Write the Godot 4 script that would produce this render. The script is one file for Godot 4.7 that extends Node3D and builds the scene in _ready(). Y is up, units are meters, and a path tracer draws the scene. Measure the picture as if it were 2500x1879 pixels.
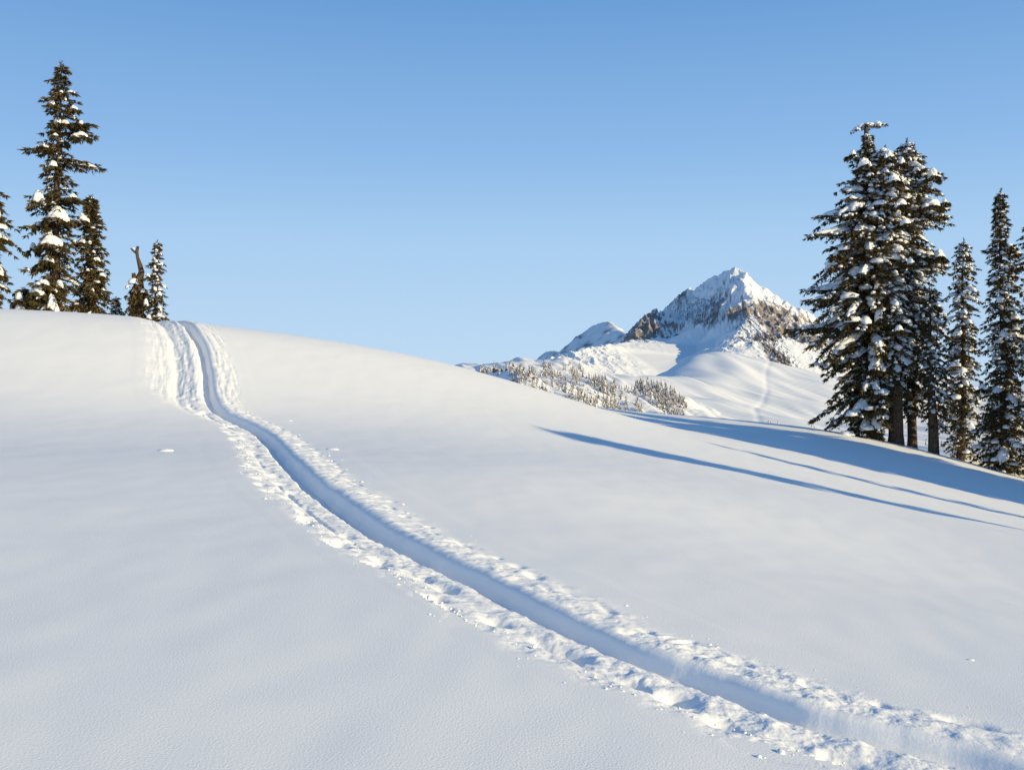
extends Node3D
# Ski track climbing a sunlit snow slope, firs on the crests, a snow peak behind.
# A source pixel (u, v) of the 2500 x 1879 photograph gives a direction; the third number is the distance in metres.

const FOV := 42.0
const EYE := 1.65
var F := 939.5 / tan(deg_to_rad(FOV * 0.5))
var rng := RandomNumberGenerator.new()
var taken := {}

# ------------------------------------------------------------------ materials
var snow_mat: StandardMaterial3D
var pad_mat: StandardMaterial3D
var far_snow_mat: StandardMaterial3D
var needle_mat: StandardMaterial3D
var bark_mat: StandardMaterial3D
var rock_mat: StandardMaterial3D

func noise_tex(freq: float, size: int, normal: bool, bump: float, sd: int, oct: int) -> NoiseTexture2D:
	var n := FastNoiseLite.new()
	n.noise_type = FastNoiseLite.TYPE_SIMPLEX_SMOOTH
	n.seed = sd
	n.frequency = freq
	n.fractal_octaves = oct
	var t := NoiseTexture2D.new()
	t.width = size
	t.height = size
	t.seamless = true
	t.noise = n
	t.as_normal_map = normal
	t.bump_strength = bump
	return t

func make_materials() -> void:
	snow_mat = StandardMaterial3D.new()
	snow_mat.albedo_color = Color(0.90, 0.90, 0.90).linear_to_srgb()
	snow_mat.roughness = 0.75
	snow_mat.metallic_specular = 0.25
	snow_mat.normal_enabled = true
	snow_mat.normal_texture = noise_tex(0.05, 1024, true, 7.0, 5, 5)
	snow_mat.normal_scale = 0.26
	snow_mat.uv1_triplanar = true
	snow_mat.uv1_world_triplanar = true
	snow_mat.uv1_scale = Vector3.ONE * 1.15
	pad_mat = StandardMaterial3D.new()
	pad_mat.albedo_color = Color(0.88, 0.88, 0.88).linear_to_srgb()
	pad_mat.roughness = 0.8
	pad_mat.metallic_specular = 0.2
	far_snow_mat = StandardMaterial3D.new()
	far_snow_mat.albedo_color = Color(0.88, 0.88, 0.88).linear_to_srgb()
	far_snow_mat.roughness = 0.85
	far_snow_mat.metallic_specular = 0.15
	needle_mat = StandardMaterial3D.new()
	needle_mat.vertex_color_use_as_albedo = true
	needle_mat.roughness = 0.75
	needle_mat.metallic_specular = 0.25
	needle_mat.cull_mode = BaseMaterial3D.CULL_DISABLED
	bark_mat = StandardMaterial3D.new()
	bark_mat.albedo_texture = bark_texture()
	bark_mat.roughness = 0.95
	bark_mat.metallic_specular = 0.15
	bark_mat.uv1_triplanar = true
	bark_mat.uv1_scale = Vector3(1.6, 0.5, 1.6)
	rock_mat = StandardMaterial3D.new()
	rock_mat.vertex_color_use_as_albedo = true
	rock_mat.roughness = 0.9
	rock_mat.metallic_specular = 0.15

func bark_texture() -> NoiseTexture2D:
	var t := noise_tex(0.03, 256, false, 1.0, 8, 4)
	var g := Gradient.new()
	g.set_color(0, Color(0.035, 0.026, 0.02).linear_to_srgb())
	g.set_color(1, Color(0.20, 0.14, 0.095).linear_to_srgb())
	t.color_ramp = g
	return t

# ------------------------------------------------------------------ small helpers
func P(u: float, v: float, d: float) -> Vector3:
	return Vector3((u - 1250.0) / F * d, EYE + (939.5 - v) / F * d, -d)

func numbered(called: String) -> String:
	var n: int = taken.get(called, 0)
	taken[called] = n + 1
	return called if n == 0 else "%s_%03d" % [called, n]

func tag(o: Node, label: String, category: String, group := "") -> void:
	o.set_meta("label", label)
	o.set_meta("category", category)
	if group != "":
		o.set_meta("group", group)

func put(mesh: Mesh, called: String, mat: Material, parent: Node = self) -> MeshInstance3D:
	var o := MeshInstance3D.new()
	o.name = numbered(called) if parent == self else called
	o.mesh = mesh
	o.material_override = mat
	parent.add_child(o, true)
	return o

func structure(o: Node) -> void:
	o.set_meta("kind", "structure")

# regular grid of points to a smooth mesh; rows run away from the viewer, columns to the right
func grid_mesh(v: PackedVector3Array, cols: int, rows: int, colors := PackedColorArray(), skip := PackedByteArray()) -> ArrayMesh:
	var nn := PackedVector3Array()
	nn.resize(v.size())
	for r in rows:
		var r0 := maxi(r - 1, 0) * cols
		var r1 := mini(r + 1, rows - 1) * cols
		for c in cols:
			var i := r * cols
			var a := v[i + mini(c + 1, cols - 1)] - v[i + maxi(c - 1, 0)]
			var b := v[r1 + c] - v[r0 + c]
			nn[i + c] = a.cross(b).normalized()
	var idx := PackedInt32Array()
	var sk := skip.size() > 0
	for r in rows - 1:
		for c in cols - 1:
			var i := r * cols + c
			if sk and skip[i] and skip[i + 1] and skip[i + cols] and skip[i + cols + 1]:
				continue
			idx.append(i); idx.append(i + cols); idx.append(i + cols + 1)
			idx.append(i); idx.append(i + cols + 1); idx.append(i + 1)
	var arr := []
	arr.resize(Mesh.ARRAY_MAX)
	arr[Mesh.ARRAY_VERTEX] = v
	arr[Mesh.ARRAY_NORMAL] = nn
	if colors.size() > 0:
		arr[Mesh.ARRAY_COLOR] = colors
	arr[Mesh.ARRAY_INDEX] = idx
	var m := ArrayMesh.new()
	m.add_surface_from_arrays(Mesh.PRIMITIVE_TRIANGLES, arr)
	return m

class Soup:
	var v := PackedVector3Array()
	var n := PackedVector3Array()
	var c := PackedColorArray()
	func tri(a: Vector3, b: Vector3, d: Vector3, nn: Vector3, col: Color) -> void:
		if (d - a).cross(b - a).dot(nn) < 0.0:
			v.append(a); v.append(d); v.append(b)
		else:
			v.append(a); v.append(b); v.append(d)
		n.append(nn); n.append(nn); n.append(nn)
		c.append(col); c.append(col); c.append(col)
	func quad_tri(a: Vector3, b: Vector3, d: Vector3, na: Vector3, nb: Vector3, nd: Vector3, col: Color) -> void:
		if (d - a).cross(b - a).dot(na + nb + nd) < 0.0:
			v.append(a); v.append(d); v.append(b)
			n.append(na); n.append(nd); n.append(nb)
		else:
			v.append(a); v.append(b); v.append(d)
			n.append(na); n.append(nb); n.append(nd)
		c.append(col); c.append(col); c.append(col)
	func mesh() -> ArrayMesh:
		var arr := []
		arr.resize(Mesh.ARRAY_MAX)
		arr[Mesh.ARRAY_VERTEX] = v
		arr[Mesh.ARRAY_NORMAL] = n
		arr[Mesh.ARRAY_COLOR] = c
		var m := ArrayMesh.new()
		m.add_surface_from_arrays(Mesh.PRIMITIVE_TRIANGLES, arr)
		return m

# ------------------------------------------------------------------ smooth surface through known points
class Spline:
	var px := PackedFloat64Array()
	var pz := PackedFloat64Array()
	var w := PackedFloat64Array()
	var n := 0
	var scale := 10.0
	func solve(xs: Array, ds: Array, hs: Array, s: float, soft: float) -> void:
		scale = s
		n = xs.size()
		for i in n:
			px.append(xs[i] / s)
			pz.append(ds[i] / s)
		var m := n + 3
		var a := []
		for i in m:
			var row := PackedFloat64Array()
			row.resize(m + 1)
			a.append(row)
		for i in n:
			for j in n:
				var r2 := (px[i] - px[j]) ** 2 + (pz[i] - pz[j]) ** 2
				a[i][j] = 0.5 * r2 * log(r2 + 1e-9) + (soft if i == j else 0.0)
			a[i][n] = 1.0; a[i][n + 1] = px[i]; a[i][n + 2] = pz[i]
			a[n][i] = 1.0; a[n + 1][i] = px[i]; a[n + 2][i] = pz[i]
			a[i][m] = hs[i]
		for k in m:
			var best := k
			for i in range(k + 1, m):
				if absf(a[i][k]) > absf(a[best][k]):
					best = i
			var tmp = a[k]; a[k] = a[best]; a[best] = tmp
			var pk: PackedFloat64Array = a[k]
			for i in range(k + 1, m):
				var pi: PackedFloat64Array = a[i]
				var f := pi[k] / pk[k]
				if f != 0.0:
					for j in range(k, m + 1):
						pi[j] -= f * pk[j]
					a[i] = pi
		w.resize(m)
		for k in range(m - 1, -1, -1):
			var s2: float = a[k][m]
			for j in range(k + 1, m):
				s2 -= a[k][j] * w[j]
			w[k] = s2 / a[k][k]
	func at(x: float, d: float) -> float:
		var qx := x / scale
		var qz := d / scale
		var h := w[n] + w[n + 1] * qx + w[n + 2] * qz
		for i in n:
			var ax := px[i] - qx
			var az := pz[i] - qz
			var r2 := ax * ax + az * az
			h += w[i] * 0.5 * r2 * log(r2 + 1e-9)
		return h

func spline_through(pts: Array, s: float, soft: float) -> Spline:
	var xs := []; var ds := []; var hs := []
	for p in pts:
		var q := P(p[0], p[1], p[2])
		xs.append(q.x); ds.append(p[2]); hs.append(q.y)
	var sp := Spline.new()
	sp.solve(xs, ds, hs, s, soft)
	return sp

# ------------------------------------------------------------------ near snow
var near: Spline
var roll := FastNoiseLite.new()
var fine := FastNoiseLite.new()

func ground(x: float, d: float) -> float:
	return near.at(x, d) + 0.022 * roll.get_noise_2d(x * 0.14, d * 0.14) + 0.006 * roll.get_noise_2d(x * 1.1 + 40.0, d * 0.7)

func hit(u: float, v: float, from := 2.5) -> Vector3:
	var d := from
	while d < 70.0:
		var p := P(u, v, d)
		if ground(p.x, d) >= p.y:
			break
		d += 0.04
	var q := P(u, v, d)
	return Vector3(q.x, ground(q.x, d), -d)

func on_ground(u: float, d: float) -> Vector3:
	var x := (u - 1250.0) / F * d
	return Vector3(x, ground(x, d), -d)

var near_points := [
	[-700, 1879, 3.3], [0, 1879, 3.6], [1250, 1879, 4.0], [2500, 1879, 4.4], [3300, 1879, 4.6],
	[-700, 1440, 5.6], [0, 1440, 6.0], [1250, 1440, 6.9], [2500, 1440, 11.0], [3200, 1440, 11.5],
	[-600, 1150, 10], [0, 1150, 11], [600, 1150, 12.2], [1250, 1150, 14.0], [1900, 1190, 17.5], [2500, 1290, 20.5], [3100, 1385, 20],
	[-500, 985, 17.5], [0, 990, 18.5], [560, 1008, 20.5], [900, 1020, 22], [1250, 1045, 23.5], [1600, 1085, 25], [2000, 1142, 27.5], [2500, 1228, 30], [3000, 1320, 30],
	[0, 860, 22.5], [470, 885, 24.5], [800, 915, 26], [1100, 955, 27.5], [-500, 850, 21.5],
	[-500, 752, 26], [0, 760, 27], [470, 795, 29], [800, 835, 31], [1100, 888, 33], [1300, 945, 34], [1440, 990, 34], [1600, 1040, 32], [1750, 1078, 30.5],
	[-500, 772, 34], [0, 779, 34], [470, 812, 36], [800, 858, 38], [1100, 915, 40], [1300, 975, 41], [1440, 1008, 41], [1600, 1042, 41],
	[0, 830, 50], [500, 860, 50], [-600, 820, 50], [900, 900, 52], [1200, 960, 54],
	[1750, 1055, 40], [2000, 1098, 37], [2500, 1195, 36], [3000, 1290, 38],
	[1450, 995, 53], [1700, 1016, 51], [2000, 1047, 48], [2150, 1072, 46], [2300, 1112, 44.5], [2500, 1167, 43], [2900, 1260, 45],
	[1450, 1040, 64], [1700, 1062, 62], [2000, 1092, 59], [2300, 1170, 58], [2600, 1260, 58], [3000, 1340, 60],
	[1450, 1150, 85], [2000, 1200, 85], [2600, 1330, 85], [500, 1000, 85], [0, 960, 85], [-700, 940, 85],
	[3900, 1480, 20], [3900, 1380, 36], [4600, 1500, 30], [5000, 1850, 8], [6600, 1900, 10],
]

# the skied groove: [u, v, half width to the left, half width to the right, steepness of the bank 0..1]
var track_pixels := [
	[2720, 1950, 0.95, 1.2, 0], [2414, 1862, 0.95, 1.2, 0], [2210, 1807, 0.95, 1.2, 0], [2007, 1756, 0.95, 1.2, 0], [1844, 1706, 0.95, 1.2, 0], [1681, 1645, 0.95, 1.2, 0],
	[1523, 1586, 0.95, 1.2, 0], [1379, 1520, 0.95, 1.2, 0], [1270, 1469, 0.95, 1.2, 0], [1162, 1409, 0.95, 1.2, 0], [1053, 1361, 1, 1.2, 0], [908, 1283, 1.05, 1.2, 0],
	[805, 1214, 1.1, 1.2, 0], [751, 1172, 1.15, 1.2, 0], [697, 1119, 1.2, 1.2, 0], [661, 1078, 1.25, 1.2, 0], [625, 1048, 1.3, 1.2, 0], [567, 1020, 1.4, 1.2, 0],
	[524, 992, 1.6, 1.2, 0.4], [507, 954, 1.75, 1.2, 1], [501, 900, 1.8, 1.2, 1], [487, 839, 1.8, 1.25, 1], [465, 803, 1.8, 1.3, 1],
]
var tp: Array = []        # path samples {p: Vector2(x, d), s, wl, wr, b, t: tangent}

func build_path() -> void:
	var c := []
	for q in track_pixels:
		var h := hit(q[0], q[1])
		c.append([Vector2(h.x, -h.z), q[2], q[3], q[4]])
	var e: Vector2 = c[-1][0]
	var dir: Vector2 = (c[-1][0] - c[-2][0]).normalized()
	c.append([e + dir * 3.0, 1.75, 1.25, 1.0])
	c.append([e + dir * 7.0 + Vector2(-0.5, 0), 1.75, 1.25, 1.0])
	c.append([e + dir * 11.0 + Vector2(-1.5, 0), 1.75, 1.25, 1.0])
	var s := 0.0
	for i in range(0, c.size() - 1):
		var p0: Vector2 = c[maxi(i - 1, 0)][0]
		var p1: Vector2 = c[i][0]
		var p2: Vector2 = c[i + 1][0]
		var p3: Vector2 = c[mini(i + 2, c.size() - 1)][0]
		var seg := p1.distance_to(p2)
		var n := maxi(3, int(seg / (((p1.y + p2.y) * 0.5) / 820.0)))
		for k in n:
			var t := float(k) / n
			var p := p1.cubic_interpolate(p2, p0, p3, t)
			if tp.size() > 0:
				s += p.distance_to(tp[-1].p)
			tp.append({"p": p, "s": s, "wl": lerpf(c[i][1], c[i + 1][1], t), "wr": lerpf(c[i][2], c[i + 1][2], t), "b": lerpf(c[i][3], c[i + 1][3], t), "t": Vector2.ZERO})
	for pass_no in 2:
		for i in tp.size():
			var w := 12
			var a: Vector2 = tp[maxi(i - w, 0)].p
			var b: Vector2 = tp[mini(i + w, tp.size() - 1)].p
			tp[i].t = (b - a).normalized()

# signed distance of a ground point from the groove in units of the strip's half width (the path runs steadily away)
func track_cover(x: float, d: float) -> float:
	if d < tp[0].p.y or d > tp[-1].p.y - 0.3:
		return 9.0
	var lo := 0
	var hi := tp.size() - 1
	while hi - lo > 1:
		var mid := (lo + hi) / 2
		if tp[mid].p.y <= d:
			lo = mid
		else:
			hi = mid
	var q = tp[lo]
	var t: float = (x - q.p.x) * absf(q.t.y)
	var m := 0.30 + 0.004 * d
	return -t / (q.wl - m) if t < 0.0 else t / (q.wr - m)

func build_ground() -> void:
	var cols := 520
	var ds := PackedFloat64Array()
	var d := 0.9
	while d < 92.0:
		ds.append(d)
		d += maxf(0.03, d * 0.0085) if d < 60.0 else 1.2
	var rows := ds.size()
	var v := PackedVector3Array()
	v.resize(rows * cols)
	var skip := PackedByteArray()
	skip.resize(rows * cols)
	for r in rows:
		for c in cols:
			var a := -1.25 + 2.5 * c / (cols - 1.0)
			var ang := a * (0.62 + 0.38 * a * a / 1.5625)
			var x := tan(ang) * ds[r]
			var i := r * cols + c
			v[i] = Vector3(x, ground(x, ds[r]), -ds[r])
			skip[i] = 1 if track_cover(x, ds[r]) < 1.0 else 0
	var o := put(grid_mesh(v, cols, rows, PackedColorArray(), skip), "snow_field", snow_mat)
	structure(o)

func build_track() -> void:
	var n1 := FastNoiseLite.new(); n1.seed = 21; n1.frequency = 1.0; n1.noise_type = FastNoiseLite.TYPE_SIMPLEX_SMOOTH
	var n2 := FastNoiseLite.new(); n2.seed = 22; n2.frequency = 1.0; n2.noise_type = FastNoiseLite.TYPE_CELLULAR
	n2.cellular_return_type = FastNoiseLite.RETURN_DISTANCE
	var prng := RandomNumberGenerator.new(); prng.seed = 77
	# marks of poles and boots: [s, t, radius along, radius across, depth]
	var pits := []
	var s := 0.0
	var total: float = tp[-1].s
	while s < total:
		s += prng.randf_range(0.18, 0.5)
		pits.append([s, -0.40 + prng.randf_range(-0.18, 0.16), prng.randf_range(0.06, 0.14), prng.randf_range(0.045, 0.095), prng.randf_range(0.04, 0.12)])
	s = 0.2
	while s < total:
		s += prng.randf_range(0.22, 0.55)
		pits.append([s, 0.42 + prng.randf_range(-0.1, 0.16), prng.randf_range(0.04, 0.10), prng.randf_range(0.03, 0.06), prng.randf_range(0.025, 0.07)])
	pits.sort_custom(func(a, b): return a[0] < b[0])
	var cols := 150
	var rows := tp.size()
	var v := PackedVector3Array()
	v.resize(rows * cols)
	var first := 0
	for r in rows:
		var q = tp[r]
		var nx := Vector2(-q.t.y, q.t.x)          # to the right when walking away is +x
		nx = Vector2(q.t.y, -q.t.x)
		var b: float = q.b
		var ss: float = q.s
		while first < pits.size() and pits[first][0] < ss - 0.4:
			first += 1
		var mine := []
		var k := first
		while k < pits.size() and pits[k][0] < ss + 0.4:
			mine.append(pits[k])
			k += 1
		# base heights at 9 stations
		var bh := []
		for j in 9:
			var tt := lerpf(-q.wl, q.wr, j / 8.0)
			var pp: Vector2 = q.p + nx * tt
			bh.append(ground(pp.x, pp.y))
		var wob_l := 0.03 * n1.get_noise_2d(ss * 1.5, 3.0) + 0.010 * n1.get_noise_2d(ss * 7.0, 5.0)
		var wob_r := 0.03 * n1.get_noise_2d(ss * 1.1, 13.0)
		var k_near := clampf(lerpf(0.58, 1.0, (q.p.y - 4.0) / 6.0), 0.55, 1.0)
		var gl := (0.095 + 0.02 * b + wob_l) * k_near
		var gr := (0.025 + 0.02 * b + wob_r * 0.7) * k_near
		var dep := (0.15 + 0.05 * b + 0.03 * n1.get_noise_2d(ss * 0.7, 33.0)) * k_near
		var busy_l := 0.9 + 0.7 * n1.get_noise_2d(ss * 0.8, 151.0)
		var busy_r := 0.9 + 0.7 * n1.get_noise_2d(ss * 0.8, 171.0)
		var reach_l := 0.70 + 0.16 * n1.get_noise_2d(ss * 0.9, 51.0) + 0.07 * n1.get_noise_2d(ss * 4.0, 52.0) + 0.75 * b
		var reach_r := 0.62 + 0.14 * n1.get_noise_2d(ss * 0.9, 61.0) + 0.07 * n1.get_noise_2d(ss * 4.0, 62.0) + 0.15 * b
		var slot := 0.03 * smoothstep(0.0, 0.3, n1.get_noise_2d(ss * 0.25, 71.0) + 0.15) * (1.0 - b)
		for c in cols:
			var f := c / (cols - 1.0)
			# more columns near the groove
			var tt := 0.0
			if f < 0.55:
				tt = -q.wl * (1.0 - pow(f / 0.55, 0.8))
			else:
				tt = q.wr * pow((f - 0.55) / 0.45, 1.2)
			var pp: Vector2 = q.p + nx * tt
			var jf: float = (tt + q.wl) / (q.wl + q.wr) * 8.0
			var j := mini(int(jf), 7)
			var h: float = lerpf(bh[j], bh[j + 1], jf - j)
			var a := absf(tt)
			var x := 0.0
			if tt < 0.0:
				var wall := smoothstep(gl - 0.05 * k_near, gl + 0.045 * k_near, a)
				var shelf := -0.055 * k_near * (1.0 - smoothstep(0.24, 0.55 + 0.5 * b, a))
				x = lerpf(-dep, shelf, wall)
				var env := smoothstep(gl - 0.02, gl + 0.05, a) * (1.0 - smoothstep(reach_l - 0.22 - 0.4 * b, reach_l, a))
				var berm := exp(-pow((a - gl - 0.13) / 0.10, 2.0)) * (0.015 + 0.03 * b)
				var cell := 1.0 - smoothstep(0.0, 0.75, n2.get_noise_2d(pp.x * 5.5, pp.y * 5.5) + 1.0)
				var rough := (0.022 * n1.get_noise_2d(pp.x * 3.2, pp.y * 3.2) + 0.006 * n1.get_noise_2d(pp.x * 9.0 + 9.0, pp.y * 9.0) + 0.009 * cell * (1.0 - 0.6 * b)) * busy_l
				x += berm * wall + env * (rough - 0.015) * (1.0 - 0.55 * b)
				x -= slot * exp(-pow((a - 0.37) / 0.022, 2.0))
				if b > 0.0:
					x += b * env * (0.03 * n1.get_noise_2d(tt * 5.0, ss * 0.4) + 0.010 * n1.get_noise_2d(tt * 18.0 + 7.0, ss * 1.1) - 0.05 * smoothstep(gl + 0.15, gl + 0.5, a)) - b * 0.075 * exp(-pow((a - 0.66 - 0.05 * n1.get_noise_2d(ss * 0.8, 201.0)) / 0.10, 2.0))
			else:
				# one tall rounded wall up to the berm of thrown-out snow
				var step := smoothstep(gr, gr + 0.10 * k_near, a)
				var flank := clampf((a - gr - 0.06 * k_near) / (0.15 * k_near), 0.0, 1.0)
				var wall := 0.62 * step + 0.38 * flank * (2.0 - flank)
				var crest := (0.04 + 0.02 * n1.get_noise_2d(ss * 1.7, 91.0)) * k_near * (1.0 - smoothstep(gr + 0.26, reach_r + 0.03, a))
				x = lerpf(-dep, crest, wall)
				x += (1.0 - wall) * 0.010 * n1.get_noise_2d(tt * 26.0, ss * 0.9)
				var env := smoothstep(gr + 0.13 * k_near, gr + 0.24 * k_near, a) * (1.0 - smoothstep(reach_r - 0.2, reach_r, a))
				var berm := 0.0
				var cell := 1.0 - smoothstep(0.0, 0.75, n2.get_noise_2d(pp.x * 5.5, pp.y * 5.5) + 1.0)
				var rough := (0.022 * n1.get_noise_2d(pp.x * 3.6, pp.y * 3.6) + 0.006 * n1.get_noise_2d(pp.x * 10.0 + 9.0, pp.y * 10.0) + 0.009 * cell * (1.0 - 0.6 * b)) * busy_r
				x += berm * wall + env * (rough - 0.01) * (1.0 - 0.4 * b)
				if b > 0.0:
					x += b * env * 0.03 * n1.get_noise_2d(tt * 6.0 + 30.0, ss * 0.5)
			for p in mine:
				var e := pow((ss - p[0]) / p[2], 2.0) + pow((tt - p[1]) / p[3], 2.0)
				if e < 4.0:
					x -= p[4] * exp(-e * 1.3) * (1.0 - 0.8 * b)
			var out: float = minf(tt + q.wl, q.wr - tt)
			v[r * cols + c] = Vector3(pp.x, h + x + lerpf(-0.003, 0.003, clampf(out / 0.25, 0.0, 1.0)), -pp.y)
	var o := put(grid_mesh(v, cols, rows), "ski_track", snow_mat)
	structure(o)

# ------------------------------------------------------------------ far terrain
func far_field(called: String, pts: Array, u0: float, u1: float, cols: int, ds: PackedFloat64Array, s: float, soft: float, detail: Callable) -> MeshInstance3D:
	var sp := spline_through(pts, s, soft)
	hill_sp = sp
	var rows := ds.size()
	var v := PackedVector3Array()
	v.resize(rows * cols)
	for r in rows:
		for c in cols:
			var x := (lerpf(u0, u1, c / (cols - 1.0)) - 1250.0) / F * ds[r]
			v[r * cols + c] = Vector3(x, sp.at(x, ds[r]) + detail.call(x, ds[r]), -ds[r])
	var o := put(grid_mesh(v, cols, rows), called, far_snow_mat)
	structure(o)
	return o

func steps(a: float, b: float, st: float) -> PackedFloat64Array:
	var r := PackedFloat64Array()
	while a <= b:
		r.append(a)
		a += st
	return r

# [u, v, distance, rock 0..1, cragginess 0..1]
var peak_points := [
	# low shoulder on the left
	[1250, 935, 3300, 0, 0.2], [1313, 900, 3350, 0.1, 0.3], [1345, 877, 3420, 0.2, 0.5], [1390, 862, 3500, 0.1, 0.5], [1450, 847, 3600, 0.1, 0.4], [1470, 850, 3620, 0.1, 0.3], [1520, 845, 3750, 0, 0.1], [1540, 834, 3900, 0.1, 0.1],
	[1250, 960, 3000, 0, 0.1], [1330, 930, 3050, 0.15, 0.35], [1400, 925, 3080, 0.1, 0.35], [1470, 920, 3120, 0.2, 0.35], [1500, 935, 3020, 0, 0.1], [1430, 890, 3300, 0.1, 0.35], [1370, 895, 3250, 0.1, 0.35],
	# rock buttress
	[1545, 812, 4330, 0.8, 0.6], [1565, 787, 4380, 0.9, 0.8], [1580, 768, 4430, 0.8, 0.8], [1600, 757, 4480, 0.5, 0.7],
	[1541, 831, 4230, 0.7, 0.4], [1575, 828, 4220, 0.9, 0.6], [1612, 824, 4220, 0.7, 0.5], [1560, 805, 4300, 1, 0.9], [1590, 800, 4300, 1, 0.9], [1620, 795, 4330, 0.5, 0.6], [1600, 775, 4400, 0.9, 0.9],
	# skyline
	[1625, 752, 4801.25, 0.25, 0.48], [1655, 732, 4786.75, 0.2, 0.48], [1664, 725, 4776.4, 0.4, 0.48], [1672, 706, 4757.2, 0.8, 0.48], [1684, 700, 4728.4, 0.3, 0.48], [1694, 708, 4701.9, 0.2, 0.48], [1707, 699, 4666.95, 0.1, 0.48],
	[1735, 680, 4574.75, 0.1, 0.48], [1760, 666, 4486, 0.1, 0.48], [1785, 660, 4387.25, 0.2, 0.48], [1797, 649, 4338.45, 0.35, 0.48], [1808, 675, 4300, 0.3, 0.48], [1814, 672, 4290, 0.1, 0.48], [1822, 662, 4270, 0.1, 0.48],
	[1835, 683, 4260, 0.1, 0.48], [1848, 695, 4250, 0.1, 0.48], [1870, 713, 4230, 0.1, 0.48], [1886, 722, 4220, 0.2, 0.48], [1915, 735, 4210, 0.3, 0.48], [1950, 752, 4200, 0.3, 0.48], [1978, 766, 4190, 0.3, 0.48], [2035, 815, 4150, 0.3, 0.48], [2100, 850, 4150, 0.3, 0.48], [2250, 900, 4200, 0.2, 0.48], [2420, 960, 4200, 0.1, 0.48],
	# left face above the cliff band
	[1660, 770, 4581, 0.14875, 1], [1700, 750, 4485, 0.19125, 1], [1740, 730, 4369, 0.19125, 1], [1775, 705, 4268.75, 0.19125, 1], [1800, 700, 4190, 0.1275, 0.9], [1690, 785, 4336.5, 0.1275, 0.8], [1640, 800, 4454, 0.085, 0.5],
	# cliff band: top then foot
	[1665, 797, 4345.25, 0.612, 0.6], [1700, 792, 4245, 0.612, 0.6], [1740, 777, 4139, 0.612, 0.6], [1780, 757, 4033, 0.612, 0.6], [1820, 752, 3960, 0.68, 0.6],
	[1658, 815, 4338.3, 0.51, 0.3], [1690, 819, 4236.5, 0.51, 0.3], [1745, 804, 4108.25, 0.51, 0.3], [1790, 791, 3996.5, 0.51, 0.3], [1828, 772, 3930, 0.595, 0.4],
	# bowl
	[1620, 832, 4150, 0, 0], [1580, 845, 4040, 0, 0], [1650, 842, 4060, 0, 0], [1700, 842, 4010, 0, 0], [1750, 825, 3975, 0, 0], [1700, 870, 3740, 0, 0], [1650, 880, 3640, 0, 0], [1740, 862, 3740, 0, 0],
	[1600, 900, 3450, 0, 0], [1540, 862, 3700, 0, 0], [1560, 930, 3200, 0, 0], [1620, 925, 3330, 0, 0], [1690, 905, 3450, 0, 0],
	# arete dividing shade from sun
	[1824, 690, 4200, 0.2, 0.3], [1833, 722, 4100, 0.3, 0.3], [1846, 740, 4030, 0.7, 0.3], [1830, 776, 3900, 0.6, 0.4], [1810, 796, 3780, 0.5, 0.4], [1790, 826, 3640, 0.5, 0.4], [1770, 850, 3510, 0.4, 0.3], [1748, 876, 3380, 0.1, 0.2],
	# sunny right face
	[1870, 755, 4020, 0.92, 0.7], [1900, 770, 4000, 0.97, 0.7], [1880, 800, 3830, 0.97, 0.7], [1910, 815, 3800, 0.92, 0.7], [1950, 800, 3900, 0.67, 0.7], [1850, 800, 3780, 0.3, 0.22], [1860, 835, 3600, 0.72, 0.6], [1830, 850, 3480, 0.15, 0.1], [1800, 870, 3380, 0, 0.1],
	[1890, 835, 3640, 1, 0.7], [1905, 875, 3430, 1, 0.7], [1925, 905, 3280, 1, 0.6], [1930, 938, 3120, 1, 0.6], [1900, 930, 3120, 1, 0.6], [1880, 880, 3380, 0.62, 0.22], [1865, 905, 3230, 0.2, 0.1], [1835, 880, 3330, 0.82, 0.5], [1848, 915, 3170, 0.82, 0.5], [1820, 905, 3200, 0, 0.1],
	[1930, 840, 3640, 0.05, 0.1], [1950, 880, 3450, 0, 0.1], [1980, 920, 3280, 0, 0.1], [1995, 845, 3720, 0.92, 0.6], [2010, 870, 3600, 0.4, 0.22], [2050, 880, 3600, 0.3, 0.22], [2100, 910, 3500, 0.3, 0.22], [2200, 930, 3500, 0.3, 0.22], [2350, 960, 3500, 0.1, 0.1],
	# foot of the face
	[1751, 885, 3300, 0, 0.1], [1820, 925, 3080, 0, 0.2], [1902, 950, 3000, 0.1, 0.2], [1987, 957, 3000, 0.4, 0.4], [2100, 960, 3000, 0.1, 0.3], [2250, 975, 3000, 0, 0.2], [2420, 985, 3000, 0, 0.1], [1700, 925, 3150, 0, 0], [1600, 955, 2950, 0, 0], [1500, 960, 2900, 0, 0], [1700, 960, 2900, 0, 0], [1800, 970, 2900, 0, 0], [2000, 985, 2850, 0, 0], [2420, 1000, 2850, 0, 0], [1250, 985, 2850, 0, 0], [1400, 975, 2850, 0, 0],
	# far side
	[1250, 965, 4500, 0, 0.3], [1400, 950, 4500, 0, 0.3], [1500, 925, 4700, 0, 0.3], [1600, 860, 5250, 0, 0.4], [1700, 800, 5250, 0, 0.4], [1800, 780, 4900, 0, 0.4], [1900, 820, 4750, 0, 0.4], [2050, 900, 4700, 0, 0.4], [2250, 960, 4700, 0, 0.4], [2420, 985, 4700, 0, 0.3],
	[1250, 985, 5400, 0, 0.3], [1600, 960, 5600, 0, 0.3], [1900, 960, 5600, 0, 0.3], [2420, 990, 5400, 0, 0.3],
]

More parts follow.
